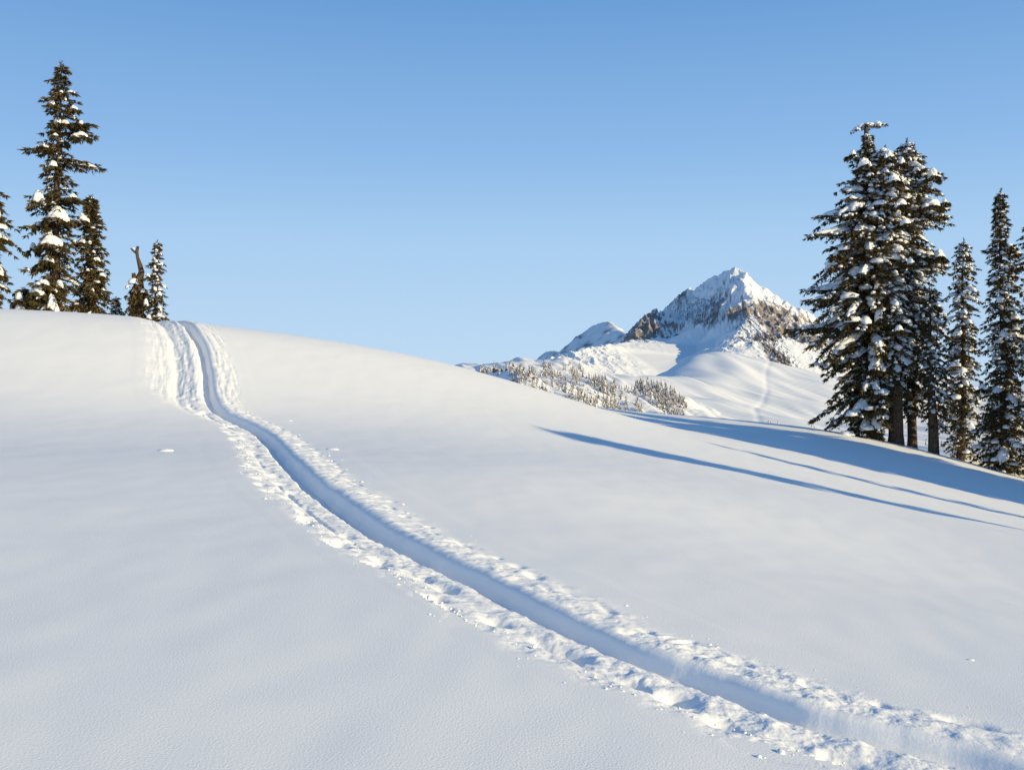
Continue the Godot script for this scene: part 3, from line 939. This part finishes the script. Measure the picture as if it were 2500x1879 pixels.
func build_trees() -> void:
	var lg := "firs on the crest behind the ski track"
	conifer("tall_hemlock", "tallest ragged fir on the crest beyond the ski track", lg, 132, 34.0, 149, 152,
		[[152, 4, 4], [185, 9, 13], [205, 26, 18], [225, 10, 34], [250, 34, 44], [275, 18, 56], [310, 24, 62], [345, 30, 40], [380, 24, 42], [420, 28, 48], [460, 28, 38], [500, 48, 52], [540, 52, 56], [590, 52, 46], [640, 54, 54], [690, 46, 56], [730, 50, 48], [775, 56, 44]],
		{"seed": 3, "branches": 190, "frost": 0.06, "pad": 0.12, "ragged": 0.6, "girth": 0.17, "bow": 0.15, "droop": 0.34, "needle": 0.165,
		"limbs": [[362, 84, -1, 0.1], [388, 106, 1, -0.1], [305, 92, 1, 0.2], [326, 84, 1, -0.3], [242, 46, -1, 0.0], [485, 78, 1, 0.1], [545, 72, -1, 0.1], [650, 70, -1, -0.2], [485, 60, -1, -0.2], [530, 52, 1, -0.2]],
		"pads": [[102, 478, 24, 27], [152, 520, 38, 26], [138, 585, 38, 22], [142, 402, 15, 13], [113, 355, 16, 9], [203, 328, 22, 10], [152, 297, 12, 11], [138, 254, 11, 10], [203, 300, 9, 7], [104, 547, 11, 8], [88, 600, 12, 16], [128, 630, 16, 12], [155, 690, 13, 16], [185, 478, 12, 8], [187, 265, 12, 7], [160, 229, 6, 5]]})
	conifer("edge_fir", "snow-loaded fir on the crest, beyond the tallest fir from the broken snag", lg, -48, 33.0, -46, 330,
		[[330, 3, 3], [400, 25, 25], [460, 40, 56], [500, 45, 52], [530, 50, 60], [600, 70, 92], [640, 60, 70], [700, 80, 86], [740, 70, 72], [775, 60, 60]],
		{"seed": 5, "branches": 170, "frost": 0.1, "pad": 0.3, "droop": 0.42, "pads": [[-4, 480, 16, 16], [-2, 510, 16, 24], [0, 565, 18, 18], [18, 578, 10, 10], [-2, 655, 26, 20], [-30, 620, 24, 18], [-6, 725, 12, 10]]})
	conifer("slim_fir", "slim dense fir on the crest between the tallest fir and a tiny sapling", lg, 224, 34.6, 221, 478,
		[[478, 2, 2], [505, 8, 7], [528, 12, 12], [545, 28, 18], [580, 22, 26], [600, 32, 28], [640, 26, 30], [670, 30, 38], [700, 36, 52], [725, 42, 44], [755, 46, 42], [785, 44, 42]],
		{"seed": 8, "branches": 200, "frost": 0.08, "pad": 0.2, "droop": 0.38, "needle": 0.15,
		"pads": [[213, 533, 18, 12], [212, 587, 9, 10], [190, 590, 9, 6], [246, 633, 11, 8], [256, 670, 10, 7], [244, 686, 15, 7], [192, 690, 10, 8], [234, 703, 8, 10], [196, 742, 17, 7], [225, 660, 7, 5]]})
	conifer("buried_fir", "young fir nearly buried in snow at the foot of the tallest fir", lg, 118, 33.2, 120, 692,
		[[692, 8, 8], [720, 40, 44], [750, 50, 50], [785, 52, 52]],
		{"seed": 11, "branches": 60, "frost": 0.1, "pad": 0.1, "droop": 0.5, "girth": 0.05, "pads": [[103, 700, 26, 24], [118, 688, 18, 10], [138, 733, 19, 34], [80, 726, 9, 8]]})
	conifer("buried_fir", "low snow-capped fir hump between the snow-loaded fir and the tallest fir", lg, 60, 33.4, 60, 706,
		[[706, 5, 5], [730, 22, 20], [760, 32, 26], [785, 32, 28]],
		{"seed": 12, "branches": 40, "frost": 0.1, "pad": 0.1, "droop": 0.5, "girth": 0.04, "pads": [[60, 722, 15, 17], [62, 748, 19, 20]]})
	conifer("sapling_fir", "tiny fir sapling on the crest between the slim fir and the snag", lg, 287, 35.5, 287, 728,
		[[728, 1, 1], [745, 8, 9], [760, 14, 14], [785, 20, 18], [800, 20, 20]],
		{"seed": 14, "branches": 34, "frost": 0.12, "pad": 0.15, "droop": 0.3, "girth": 0.03, "needle": 0.10, "pads": [[288, 768, 6, 6]]})
	conifer("spire_fir", "small spire-topped fir beside the broken snag at the track", lg, 384, 34.6, 381, 588,
		[[588, 1, 1], [615, 5, 4], [640, 14, 9], [665, 10, 12], [690, 17, 15], [720, 22, 20], [750, 24, 25], [775, 24, 29], [800, 24, 28]],
		{"seed": 17, "branches": 90, "frost": 0.16, "pad": 0.25, "droop": 0.34, "needle": 0.105, "limbs": [[643, 22, -1, 0.1], [676, 30, -1, 0.1]],
		"pads": [[397, 716, 8, 8], [364, 735, 8, 14], [396, 768, 9, 8], [372, 772, 9, 9], [369, 672, 7, 6]]})
	build_snag(lg)
	var rg := "firs standing on the far side of the shadowed hollow"
	conifer("giant_hemlock", "great snow-crusted fir with a bare tufted top in the close clump", rg, 2132, 46.0, 2117, 318,
		[[318, 2, 2], [366, 3, 3], [378, 40, 14], [410, 42, 30], [455, 62, 40], [492, 76, 50], [543, 118, 50], [570, 138, 50], [600, 128, 50], [640, 122, 55], [680, 140, 55], [720, 150, 55], [760, 140, 55], [805, 168, 50], [840, 110, 50], [880, 128, 60], [930, 118, 64], [990, 136, 40], [1045, 128, 24], [1080, 80, 20]],
		{"seed": 23, "branches": 420, "frost": 0.6, "pad": 0.3, "girth": 0.42, "bow": 0.12, "droop": 0.42, "needle": 0.21, "low": 0.5, "pitch_low": -0.25,
		"limbs": [[560, 150, -1, -0.1], [715, 165, -1, -0.15], [795, 195, -1, 0.1], [880, 140, -1, -0.2], [700, 150, -1, 0.2]],
		"pads": [[2098, 400, 34, 20, 0.7], [2075, 375, 18, 12, 0.4], [2123, 765, 22, 26, 1.2], [2110, 890, 20, 16, 1.1], [2030, 620, 18, 12, 0.8], [2120, 700, 18, 14, 1.2], [2070, 595, 16, 12, 1.0], [2135, 530, 16, 12, 1.0]]})
	conifer("crusted_fir", "round-topped white-crusted fir in the middle of the close clump", rg, 2188, 45.6, 2160, 360,
		[[360, 8, 8], [385, 28, 26], [430, 36, 44], [480, 44, 60], [540, 50, 60], [600, 54, 60], [660, 56, 66], [720, 50, 66], [780, 46, 60], [830, 44, 60], [880, 50, 44], [930, 40, 36], [980, 20, 20]],
		{"seed": 29, "branches": 300, "frost": 0.9, "pad": 0.45, "girth": 0.36, "bow": 0.3, "droop": 0.5, "needle": 0.20, "low": 2.6,
		"pads": [[2160, 378, 22, 16, 0.5], [2165, 440, 32, 18, 0.9], [2190, 395, 16, 14, 0.6], [2180, 500, 28, 16, 1.0], [2200, 640, 18, 14, 1.1], [2190, 545, 26, 14, 1.0], [2170, 800, 20, 12, 1.2]]})
	conifer("crusted_fir", "broad snow-crusted fir with a pointed tip in the close clump beside the thin hemlock", rg, 2228, 46.6, 2217, 340,
		[[340, 3, 3], [365, 22, 18], [400, 34, 48], [440, 40, 76], [470, 40, 82], [500, 40, 84], [535, 42, 96], [570, 42, 66], [610, 42, 62], [650, 42, 92], [690, 40, 86], [730, 42, 70], [780, 40, 86], [820, 40, 62], [860, 40, 60], [920, 36, 52], [980, 28, 40]],
		{"seed": 31, "branches": 320, "frost": 0.75, "pad": 0.4, "girth": 0.22, "bow": 0.1, "droop": 0.46, "needle": 0.20, "low": 1.6,
		"limbs": [[525, 100, 1, 0.1], [495, 92, 1, -0.25], [640, 96, 1, -0.1], [760, 88, 1, -0.2]],
		"pads": [[2262, 425, 26, 20, 0.7], [2255, 500, 44, 16, 0.9], [2275, 620, 28, 18, 0.8], [2225, 415, 16, 12, 0.6], [2265, 740, 22, 16, 0.8], [2300, 490, 12, 8, 0.3]]})
	conifer("thin_hemlock", "thin-trunked hemlock with a one-sided crown at the edge of the close clump", rg, 2280, 45.0, 2268, 700,
		[[700, 10, 20], [770, 18, 34], [820, 20, 44], [870, 24, 52], [930, 20, 64], [990, 14, 70], [1030, 8, 50], [1100, 4, 10]],
		{"seed": 37, "branches": 130, "frost": 0.35, "pad": 0.2, "girth": 0.26, "bow": 0.1, "droop": 0.5, "needle": 0.16, "low": 1.3})
	conifer("shaded_fir", "narrow dark fir set back between the close clump and the slender fir", rg, 2345, 52.0, 2352, 585,
		[[585, 3, 3], [620, 18, 20], [660, 28, 32], [710, 38, 44], [760, 40, 34], [800, 54, 36], [850, 68, 38], [900, 68, 40], [960, 68, 44], [1020, 58, 40], [1090, 40, 40]],
		{"seed": 41, "branches": 210, "frost": 0.4, "pad": 0.3, "droop": 0.48, "needle": 0.17, "bow": 0.15, "low": 0.8, "pads": [[2350, 620, 10, 8], [2362, 655, 12, 9], [2320, 860, 14, 9]]})
	conifer("slender_fir", "slender pointed fir standing apart at the low end of the crest", rg, 2452, 43.6, 2440, 464,
		[[464, 2, 2], [500, 9, 8], [540, 11, 12], [575, 18, 16], [605, 30, 26], [625, 22, 46], [660, 22, 54], [700, 36, 44], [740, 34, 46], [780, 46, 44], [830, 48, 58], [880, 52, 54], [930, 58, 50], [980, 68, 56], [1030, 78, 60], [1070, 84, 66], [1110, 78, 60], [1160, 60, 60]],
		{"seed": 43, "branches": 280, "frost": 0.42, "pad": 0.35, "droop": 0.46, "needle": 0.18, "bow": 0.12,
		"limbs": [[612, 58, 1, -0.1], [652, 64, 1, 0.1], [606, 36, -1, 0.1]],
		"pads": [[2455, 600, 14, 10], [2475, 615, 14, 9], [2470, 770, 16, 14], [2395, 940, 14, 10], [2480, 1040, 12, 12], [2420, 680, 10, 8]]})
	conifer("edge_hemlock", "drooping hemlock past the slender pointed fir at the low end of the crest", rg, 2536, 42.0, 2528, 500,
		[[500, 3, 2], [560, 26, 22], [600, 50, 40], [680, 38, 40], [760, 40, 50], [820, 72, 60], [880, 72, 66], [930, 66, 66], [1000, 44, 60], [1100, 40, 60], [1200, 30, 50]],
		{"seed": 47, "branches": 190, "frost": 0.4, "pad": 0.3, "droop": 0.46, "needle": 0.16})
	build_tops()
	build_casters()

# bare tufted top of the great fir and the snapped snag
func build_tops() -> void:
	var tree := get_node("giant_hemlock")
	rng.seed = 91
	var foot: Vector3 = tree.position
	var leaf := Soup.new(); var snow := Soup.new(); var wood := Soup.new()
	var a := P(2117, 400, 46.0) - foot
	var b := P(2113, 300, 46.0) - foot
	a.z = 0.0; b.z = 0.0
	tube(wood, [a, a.lerp(b, 0.5), b], [0.12, 0.09, 0.05], 8, Color(1, 1, 1), 0.12)
	for q in [[0.0, 0.42, -0.05, 0.1], [PI, 0.6, 0.0, 0.5], [PI * 0.8, 0.5, 0.1, 0.6], [PI * 1.2, 0.45, 0.15, 0.5], [0.3, 0.85, 0.1, 0.15], [-0.2, 0.7, 0.15, 0.2], [1.6, 0.4, 0.2, 0.4], [-1.6, 0.4, 0.3, 0.4]]:
		branch(wood, leaf, snow, b - Vector3(0, 0.1, 0), q[0], q[1], q[2], q[3], 0.8, 0.15, 0.0)
	cushion(snow, P(2143, 304, 46.0) - foot + Vector3(0, 0, 0.05), Vector3(1, 0, 0), 0.2, 0.16, 0.16, 12, 4, 0.08)
	put(wood.mesh(), "bare_top", bark_mat, tree.get_node("trunk"))
	put(leaf.mesh(), "top_tuft", needle_mat, tree).set_meta("kind", "stuff")
	var s := put(snow.mesh(), "snow_dusting", pad_mat, tree)
	s.set_meta("kind", "stuff")

func build_snag(group: String) -> void:
	rng.seed = 61
	var d := 34.8
	var foot := on_ground(338, d)
	var t := Node3D.new()
	t.name = numbered("broken_snag")
	add_child(t)
	t.position = foot
	tag(t, "broken grey snag with a forked bare top above a snowy dark stump", "dead tree", group)
	var q := func(u, v, z): return P(u, v, d) - foot + Vector3(0, 0, z)
	var st := Soup.new()
	tube(st, [q.call(338, 820, 0), q.call(336, 745, 0), q.call(337, 700, 0), q.call(340, 682, 0.02), q.call(346, 664, 0.03), q.call(341, 646, 0.02), q.call(335, 628, 0), q.call(333, 615, 0), q.call(336, 601, 0)],
		[0.24, 0.2, 0.17, 0.15, 0.11, 0.08, 0.06, 0.06, 0.045], 9, Color(1, 1, 1), 0.16)
	var tr := put(st.mesh(), "trunk", bark_mat, t)
	var s2 := Soup.new()
	tube(s2, [q.call(333, 617, 0), q.call(326, 613, 0.02), q.call(319, 606, 0.03)], [0.05, 0.04, 0.02], 6, Color(1, 1, 1), 0.15)
	put(s2.mesh(), "stub", bark_mat, tr)
	var s3 := Soup.new()
	tube(s3, [q.call(338, 692, 0), q.call(329, 682, 0.05), q.call(326, 667, 0.06)], [0.13, 0.11, 0.06], 7, Color(1, 1, 1), 0.18)
	put(s3.mesh(), "stub", bark_mat, tr)
	var leaf := Soup.new(); var wood := Soup.new(); var snow := Soup.new()
	for i in 95:
		var y := rng.randf_range(0.05, 1.45)
		branch(wood, leaf, snow, Vector3(-0.02, y, 0), rng.randf() * TAU, rng.randf_range(0.26, 0.46), -0.2, 0.6, 0.06, 0.11, 0.0)
	put(wood.mesh(), "limb_framework", bark_mat, t)
	put(leaf.mesh(), "crown", needle_mat, t)
	for c in [[329, 689, 0.18, 0.13], [316, 702, 0.09, 0.08], [332, 712, 0.1, 0.08], [352, 712, 0.08, 0.08], [325, 606, 0.05, 0.03]]:
		var one := Soup.new()
		cushion(one, q.call(c[0], c[1], 0.18 if c[1] > 650 else 0.02), Vector3(1, 0, 0), c[2], c[2] * 0.8, c[3], 14, 5, 0.04)
		put(one.mesh(), "snow_cushion", pad_mat, t)

# firs to the right of the frame, seen only by the shadows they lay over the snow
func build_casters() -> void:
	var sun := sun_dir()
	var flat := Vector2(sun.x, -sun.z).normalized()        # (x, distance)
	var slope := sun.y / Vector2(sun.x, sun.z).length()
	# [u, v, far distance hint, metres the tip stands back along the sun, half width px]
	for q in casters:
		var tip := on_ground(q[0], q[1])
		var p := Vector2(tip.x, -tip.z) + flat * float(q[2])
		var base := Vector3(p.x, ground(p.x, p.y), -p.y)
		var h: float = tip.y + q[2] * slope - base.y
		var d := p.y
		var u: float = 1250.0 + F * p.x / d
		var vt: float = 939.5 - (base.y + h - EYE) * F / d
		var w: float = q[3] * F / d
		var hp: float = h * F / d
		conifer("shadow_fir", q[4], "firs outside the frame to the right", u, d, u, vt,
			[[vt, 1, 1], [vt + hp * 0.12, w * 0.3, w * 0.3], [vt + hp * 0.4, w * 0.75, w * 0.75], [vt + hp * 0.9, w, w], [vt + hp, w * 0.9, w * 0.9]],
			{"seed": 100 + int(q[0]), "branches": q[5], "frost": 0.0, "pad": 0.05, "droop": 0.4, "needle": 0.42})

var casters := [
	# tip u, tip distance, set back, half width, label, branches
	[1340, 24.0, 26.0, 1.7, "narrow fir outside the frame, its shadow a long thin streak across the slope", 170],
	[1760, 28.5, 24.0, 0.4, "thin pole-like fir outside the frame casting the thinnest shadow streak", 40],
	[1440, 48.5, 40.0, 2.9, "tallest broad fir outside the frame shading the far end of the hollow", 230],
	[1450, 45.5, 38.0, 3.1, "tall full fir outside the frame shading the back of the hollow", 230],
	[1450, 42.0, 36.0, 3.1, "broad fir outside the frame shading the middle of the hollow", 230],
	[1560, 46.5, 35.0, 2.9, "wide low fir outside the frame shading the back edge of the hollow", 230],
	[1560, 42.5, 34.0, 3.1, "dense fir outside the frame shading the near side of the hollow", 230],
	[1600, 38.5, 31.0, 3.1, "fir outside the frame shading the near edge of the hollow", 230],
	[1680, 43.0, 31.0, 3.1, "bushy fir outside the frame shading the deepest part of the hollow", 230],
	[1720, 39.5, 29.0, 3.1, "stout fir outside the frame shading the lower hollow", 230],
	[1760, 36.0, 27.0, 2.6, "smaller fir outside the frame shading the near end of the hollow", 200],
	[1880, 38.0, 24.0, 2.4, "youngest fir outside the frame shading the foot of the hollow", 200],
]

func sun_dir() -> Vector3:
	var el := deg_to_rad(15.2)
	var az := deg_to_rad(33.0)
	return Vector3(cos(el) * cos(az), sin(el), cos(el) * sin(az))

# ------------------------------------------------------------------ the wood on the far ridge
func tiny_tree(sd: int) -> ArrayMesh:
	rng.seed = sd
	var st := Soup.new()
	var n := 40
	for i in n:
		var t := (i + rng.randf()) / n
		var r := 0.19 * (1.0 - t) + 0.02
		var a := rng.randf() * TAU
		var c := Vector3(0, t, 0)
		var o := Vector3(cos(a), -0.45, sin(a)) * r
		var s := Vector3(-sin(a), 0, cos(a)) * r * 0.75
		var snowy := rng.randf() < 0.52
		var col := Color(0.85, 0.85, 0.85) if snowy else Color(0.32, 0.24, 0.17).lerp(Color(0.13, 0.10, 0.07), rng.randf())
		var nn := Vector3(cos(a) * 0.6, 0.8, sin(a) * 0.6).normalized()
		st.tri(c + Vector3(0, 0.09, 0), c + o + s, c + o - s, nn, col)
	return st.mesh()

func build_wood() -> void:
	var kinds := []
	for i in 4:
		kinds.append(tiny_tree(300 + i))
	var r := RandomNumberGenerator.new(); r.seed = 5150
	var clump := FastNoiseLite.new(); clump.seed = 12; clump.frequency = 1.0
	var spots := []
	# bands of trees: [u0, v-side d0, u1, d1, spread u, spread d, count, size]
	for b in [
		[1165, 730, 1222, 690, 12, 30, 30, 8.0], [1240, 660, 1420, 580, 20, 25, 70, 7.0], [1330, 800, 1385, 690, 12, 25, 26, 7.0], [1262, 750, 1330, 600, 9, 22, 36, 6.5], [1245, 720, 1270, 620, 12, 30, 26, 7.5], [1320, 760, 1400, 600, 12, 25, 36, 7.5], [1385, 880, 1480, 700, 16, 40, 80, 8.0],
		[1400, 760, 1440, 600, 20, 40, 40, 8.0], [1440, 820, 1500, 640, 22, 40, 60, 8.5], [1490, 760, 1530, 620, 14, 30, 26, 8.0], [1530, 740, 1570, 640, 16, 30, 22, 8.0], [1552, 796, 1672, 766, 6, 14, 60, 9.0], [1580, 770, 1660, 680, 18, 30, 70, 9.0]]:
		for i in int(b[6] * 2.3):
			var t := r.randf()
			var u: float = lerpf(b[0], b[2], t) + r.randfn(0.0, 0.6) * b[4]
			var d: float = lerpf(b[1], b[3], t) + r.randfn(0.0, 0.6) * b[5]
			spots.append([u, d, b[7] * (0.25 + 0.85 * pow(r.randf(), 1.5))])
	var done := 0
	for s in spots:
		var x: float = (s[0] - 1250.0) / F * s[1]
		var o := MeshInstance3D.new()
		o.name = numbered("ridge_fir")
		o.mesh = kinds[done % 4]
		o.material_override = needle_mat
		add_child(o)
		o.position = Vector3(x, ridge_h(x, s[1]) - 0.4, -s[1])
		o.scale = Vector3(s[2] * r.randf_range(0.8, 1.2), s[2], s[2])
		o.rotation.y = r.randf() * TAU
		tag(o, "tiny snow-dusted fir on the far wooded ridge", "tree", "wood on the far ridge")
		done += 1
		if done >= 300:
			break
	for q in [[1876, 1000, 7.0], [1882, 990, 5.0], [1899, 980, 6.0], [1981, 960, 8.0], [1988, 955, 6.0], [2262, 950, 8.0], [2274, 940, 9.0], [2300, 960, 7.0], [2322, 930, 9.0], [2338, 945, 8.0], [2352, 930, 10.0], [2470, 930, 11.0], [2484, 920, 12.0], [2492, 940, 9.0], [2502, 925, 12.0], [2515, 915, 11.0], [2530, 930, 10.0]]:
		var x: float = (q[0] - 1250.0) / F * q[1]
		var o := MeshInstance3D.new()
		o.name = numbered("valley_fir")
		o.mesh = kinds[r.randi() % 4]
		o.material_override = needle_mat
		add_child(o)
		o.position = Vector3(x, hill_sp.at(x, q[1]) + hill_detail(x, q[1]) - 0.6, -q[1])
		o.scale = Vector3.ONE * float(q[2])
		tag(o, "tiny lone fir on the smooth snow hill below the peak", "tree", "lone firs on the smooth snow hill")
	if spots.size() > 300:
		var mm := MultiMesh.new()
		mm.transform_format = MultiMesh.TRANSFORM_3D
		mm.mesh = kinds[0]
		mm.instance_count = spots.size() - 300
		for i in range(300, spots.size()):
			var s = spots[i]
			var x: float = (s[0] - 1250.0) / F * s[1]
			mm.set_instance_transform(i - 300, Transform3D(Basis(Vector3.UP, r.randf() * TAU).scaled(Vector3.ONE * s[2]), Vector3(x, ridge_h(x, s[1]) - 0.4, -s[1])))
		var mi := MultiMeshInstance3D.new()
		mi.multimesh = mm
		mi.material_override = needle_mat
		mi.name = "far_wood"
		add_child(mi)
		mi.set_meta("kind", "stuff")
		tag(mi, "mass of small snow-dusted firs on the far wooded ridge", "wood")

# ------------------------------------------------------------------ loose snow
func build_crumbs() -> void:
	rng.seed = 515
	var st := Soup.new()
	cushion(st, Vector3.ZERO, Vector3(1, 0, 0), 1.0, 0.8, 0.7, 8, 4, 0.0)
	var mm := MultiMesh.new()
	mm.transform_format = MultiMesh.TRANSFORM_3D
	mm.mesh = st.mesh()
	var n := 420
	mm.instance_count = n
	for i in n:
		var q = tp[int(pow(rng.randf(), 0.8) * (tp.size() - 700))]
		var nx := Vector2(q.t.y, -q.t.x)
		var far := absf(rng.randfn(0.0, 0.13))
		var p: Vector2 = q.p + nx * (-0.48 - far if rng.randf() < 0.55 else 0.52 + far)
		var s := rng.randf_range(0.004, 0.010) * (2.2 if rng.randf() < 0.1 else 1.0) * (1.0 + 0.02 * p.y)
		mm.set_instance_transform(i, Transform3D(Basis(Vector3.UP, rng.randf() * TAU).scaled(Vector3(s, s, s * rng.randf_range(0.6, 1.2))), Vector3(p.x, ground(p.x, p.y) - 0.001, -p.y)))
	var mi := MultiMeshInstance3D.new()
	mi.multimesh = mm
	mi.material_override = pad_mat
	mi.name = "snow_crumbs"
	add_child(mi)
	mi.set_meta("kind", "stuff")
	tag(mi, "crumbs of snow scattered along both sides of the ski track", "snow")

func build_clods() -> void:
	rng.seed = 400
	var list := [[402, 1101, .10, "flat snow chip lying alone in the dip below the crest"], [2370, 1612, .022, "bright ice crumb alone on the smooth snow away from the track"], [811, 1098, .09, "small snow lump beside the upper bend of the track"], [706, 1027, .04, "stray snow crumb above the upper bend of the track"]]
	for q in list:
		var p := hit(q[0], q[1])
		var st := Soup.new()
		cushion(st, Vector3(0, -q[2] * 0.1, 0), Vector3(1, 0, 0.2).normalized(), q[2] * 1.3, q[2] * 0.8, q[2] * 0.45, 9, 4, 0.0)
		var o := put(st.mesh(), "snow_lump", snow_mat)
		o.position = p
		tag(o, q[3], "snow lump", "loose snow lumps")

# ------------------------------------------------------------------ scene
# cloudless air: pale at the horizon, deep blue overhead, the same all round (linear values by elevation in degrees)
func clear_sky() -> ImageTexture:
	var stops := [[-90, 0.40, 0.47, 0.56], [-8, 0.45, 0.58, 0.72], [0, 0.54, 0.72, 0.90], [8, 0.40, 0.62, 0.88], [13, 0.27, 0.49, 0.81], [21, 0.150, 0.345, 0.68], [40, 0.078, 0.215, 0.47], [65, 0.046, 0.145, 0.345], [90, 0.036, 0.12, 0.30]]
	var h := 512
	var im := Image.create_empty(16, h, false, Image.FORMAT_RGBF)
	for y in h:
		var el := 90.0 - 180.0 * (y + 0.5) / h
		var k := 0
		while k < stops.size() - 2 and stops[k + 1][0] < el:
			k += 1
		var a = stops[k]
		var b = stops[k + 1]
		var t: float = (el - a[0]) / (b[0] - a[0])
		var c := Color(lerpf(a[1], b[1], t), lerpf(a[2], b[2], t), lerpf(a[3], b[3], t))
		for x in 16:
			im.set_pixel(x, y, c)
	return ImageTexture.create_from_image(im)

func _ready() -> void:
	var cam := Camera3D.new()
	cam.name = "camera"
	cam.fov = FOV
	cam.position = Vector3(0, EYE, 0)
	cam.far = 60000.0
	add_child(cam)
	cam.current = true
	var sky_m := PanoramaSkyMaterial.new()
	sky_m.panorama = clear_sky()
	sky_m.energy_multiplier = 1.0
	var sky := Sky.new()
	sky.sky_material = sky_m
	var env := Environment.new()
	env.background_mode = Environment.BG_SKY
	env.sky = sky
	env.tonemap_mode = Environment.TONE_MAPPER_LINEAR
	env.tonemap_exposure = 1.0
	env.sdfgi_enabled = true
	env.ssao_enabled = true
	env.ssil_enabled = true
	var we := WorldEnvironment.new()
	we.name = "world_environment"
	we.environment = env
	add_child(we)
	var sun := DirectionalLight3D.new()
	sun.name = "sun"
	sun.light_energy = 1.6
	sun.light_color = Color(1.0, 0.915, 0.71)
	sun.light_angular_distance = 0.5
	sun.shadow_enabled = true
	add_child(sun)
	sun.look_at_from_position(sun_dir() * 50.0, Vector3.ZERO)

	lumpy.seed = 6
	lumpy.frequency = 1.0
	roll.seed = 3
	roll.frequency = 1.0
	roll.noise_type = FastNoiseLite.TYPE_SIMPLEX_SMOOTH
	roll.fractal_octaves = 2
	make_materials()
	near = spline_through(near_points, 10.0, 0.02)
	var t0 := Time.get_ticks_msec()
	build_path()
	build_ground()
	print("ground ", Time.get_ticks_msec() - t0)
	build_track()
	print("track ", Time.get_ticks_msec() - t0)
	build_far()
	print("far ", Time.get_ticks_msec() - t0)
	build_trees()
	print("trees ", Time.get_ticks_msec() - t0)
	build_wood()
	build_clods()
	build_crumbs()
	print("done ", Time.get_ticks_msec() - t0)
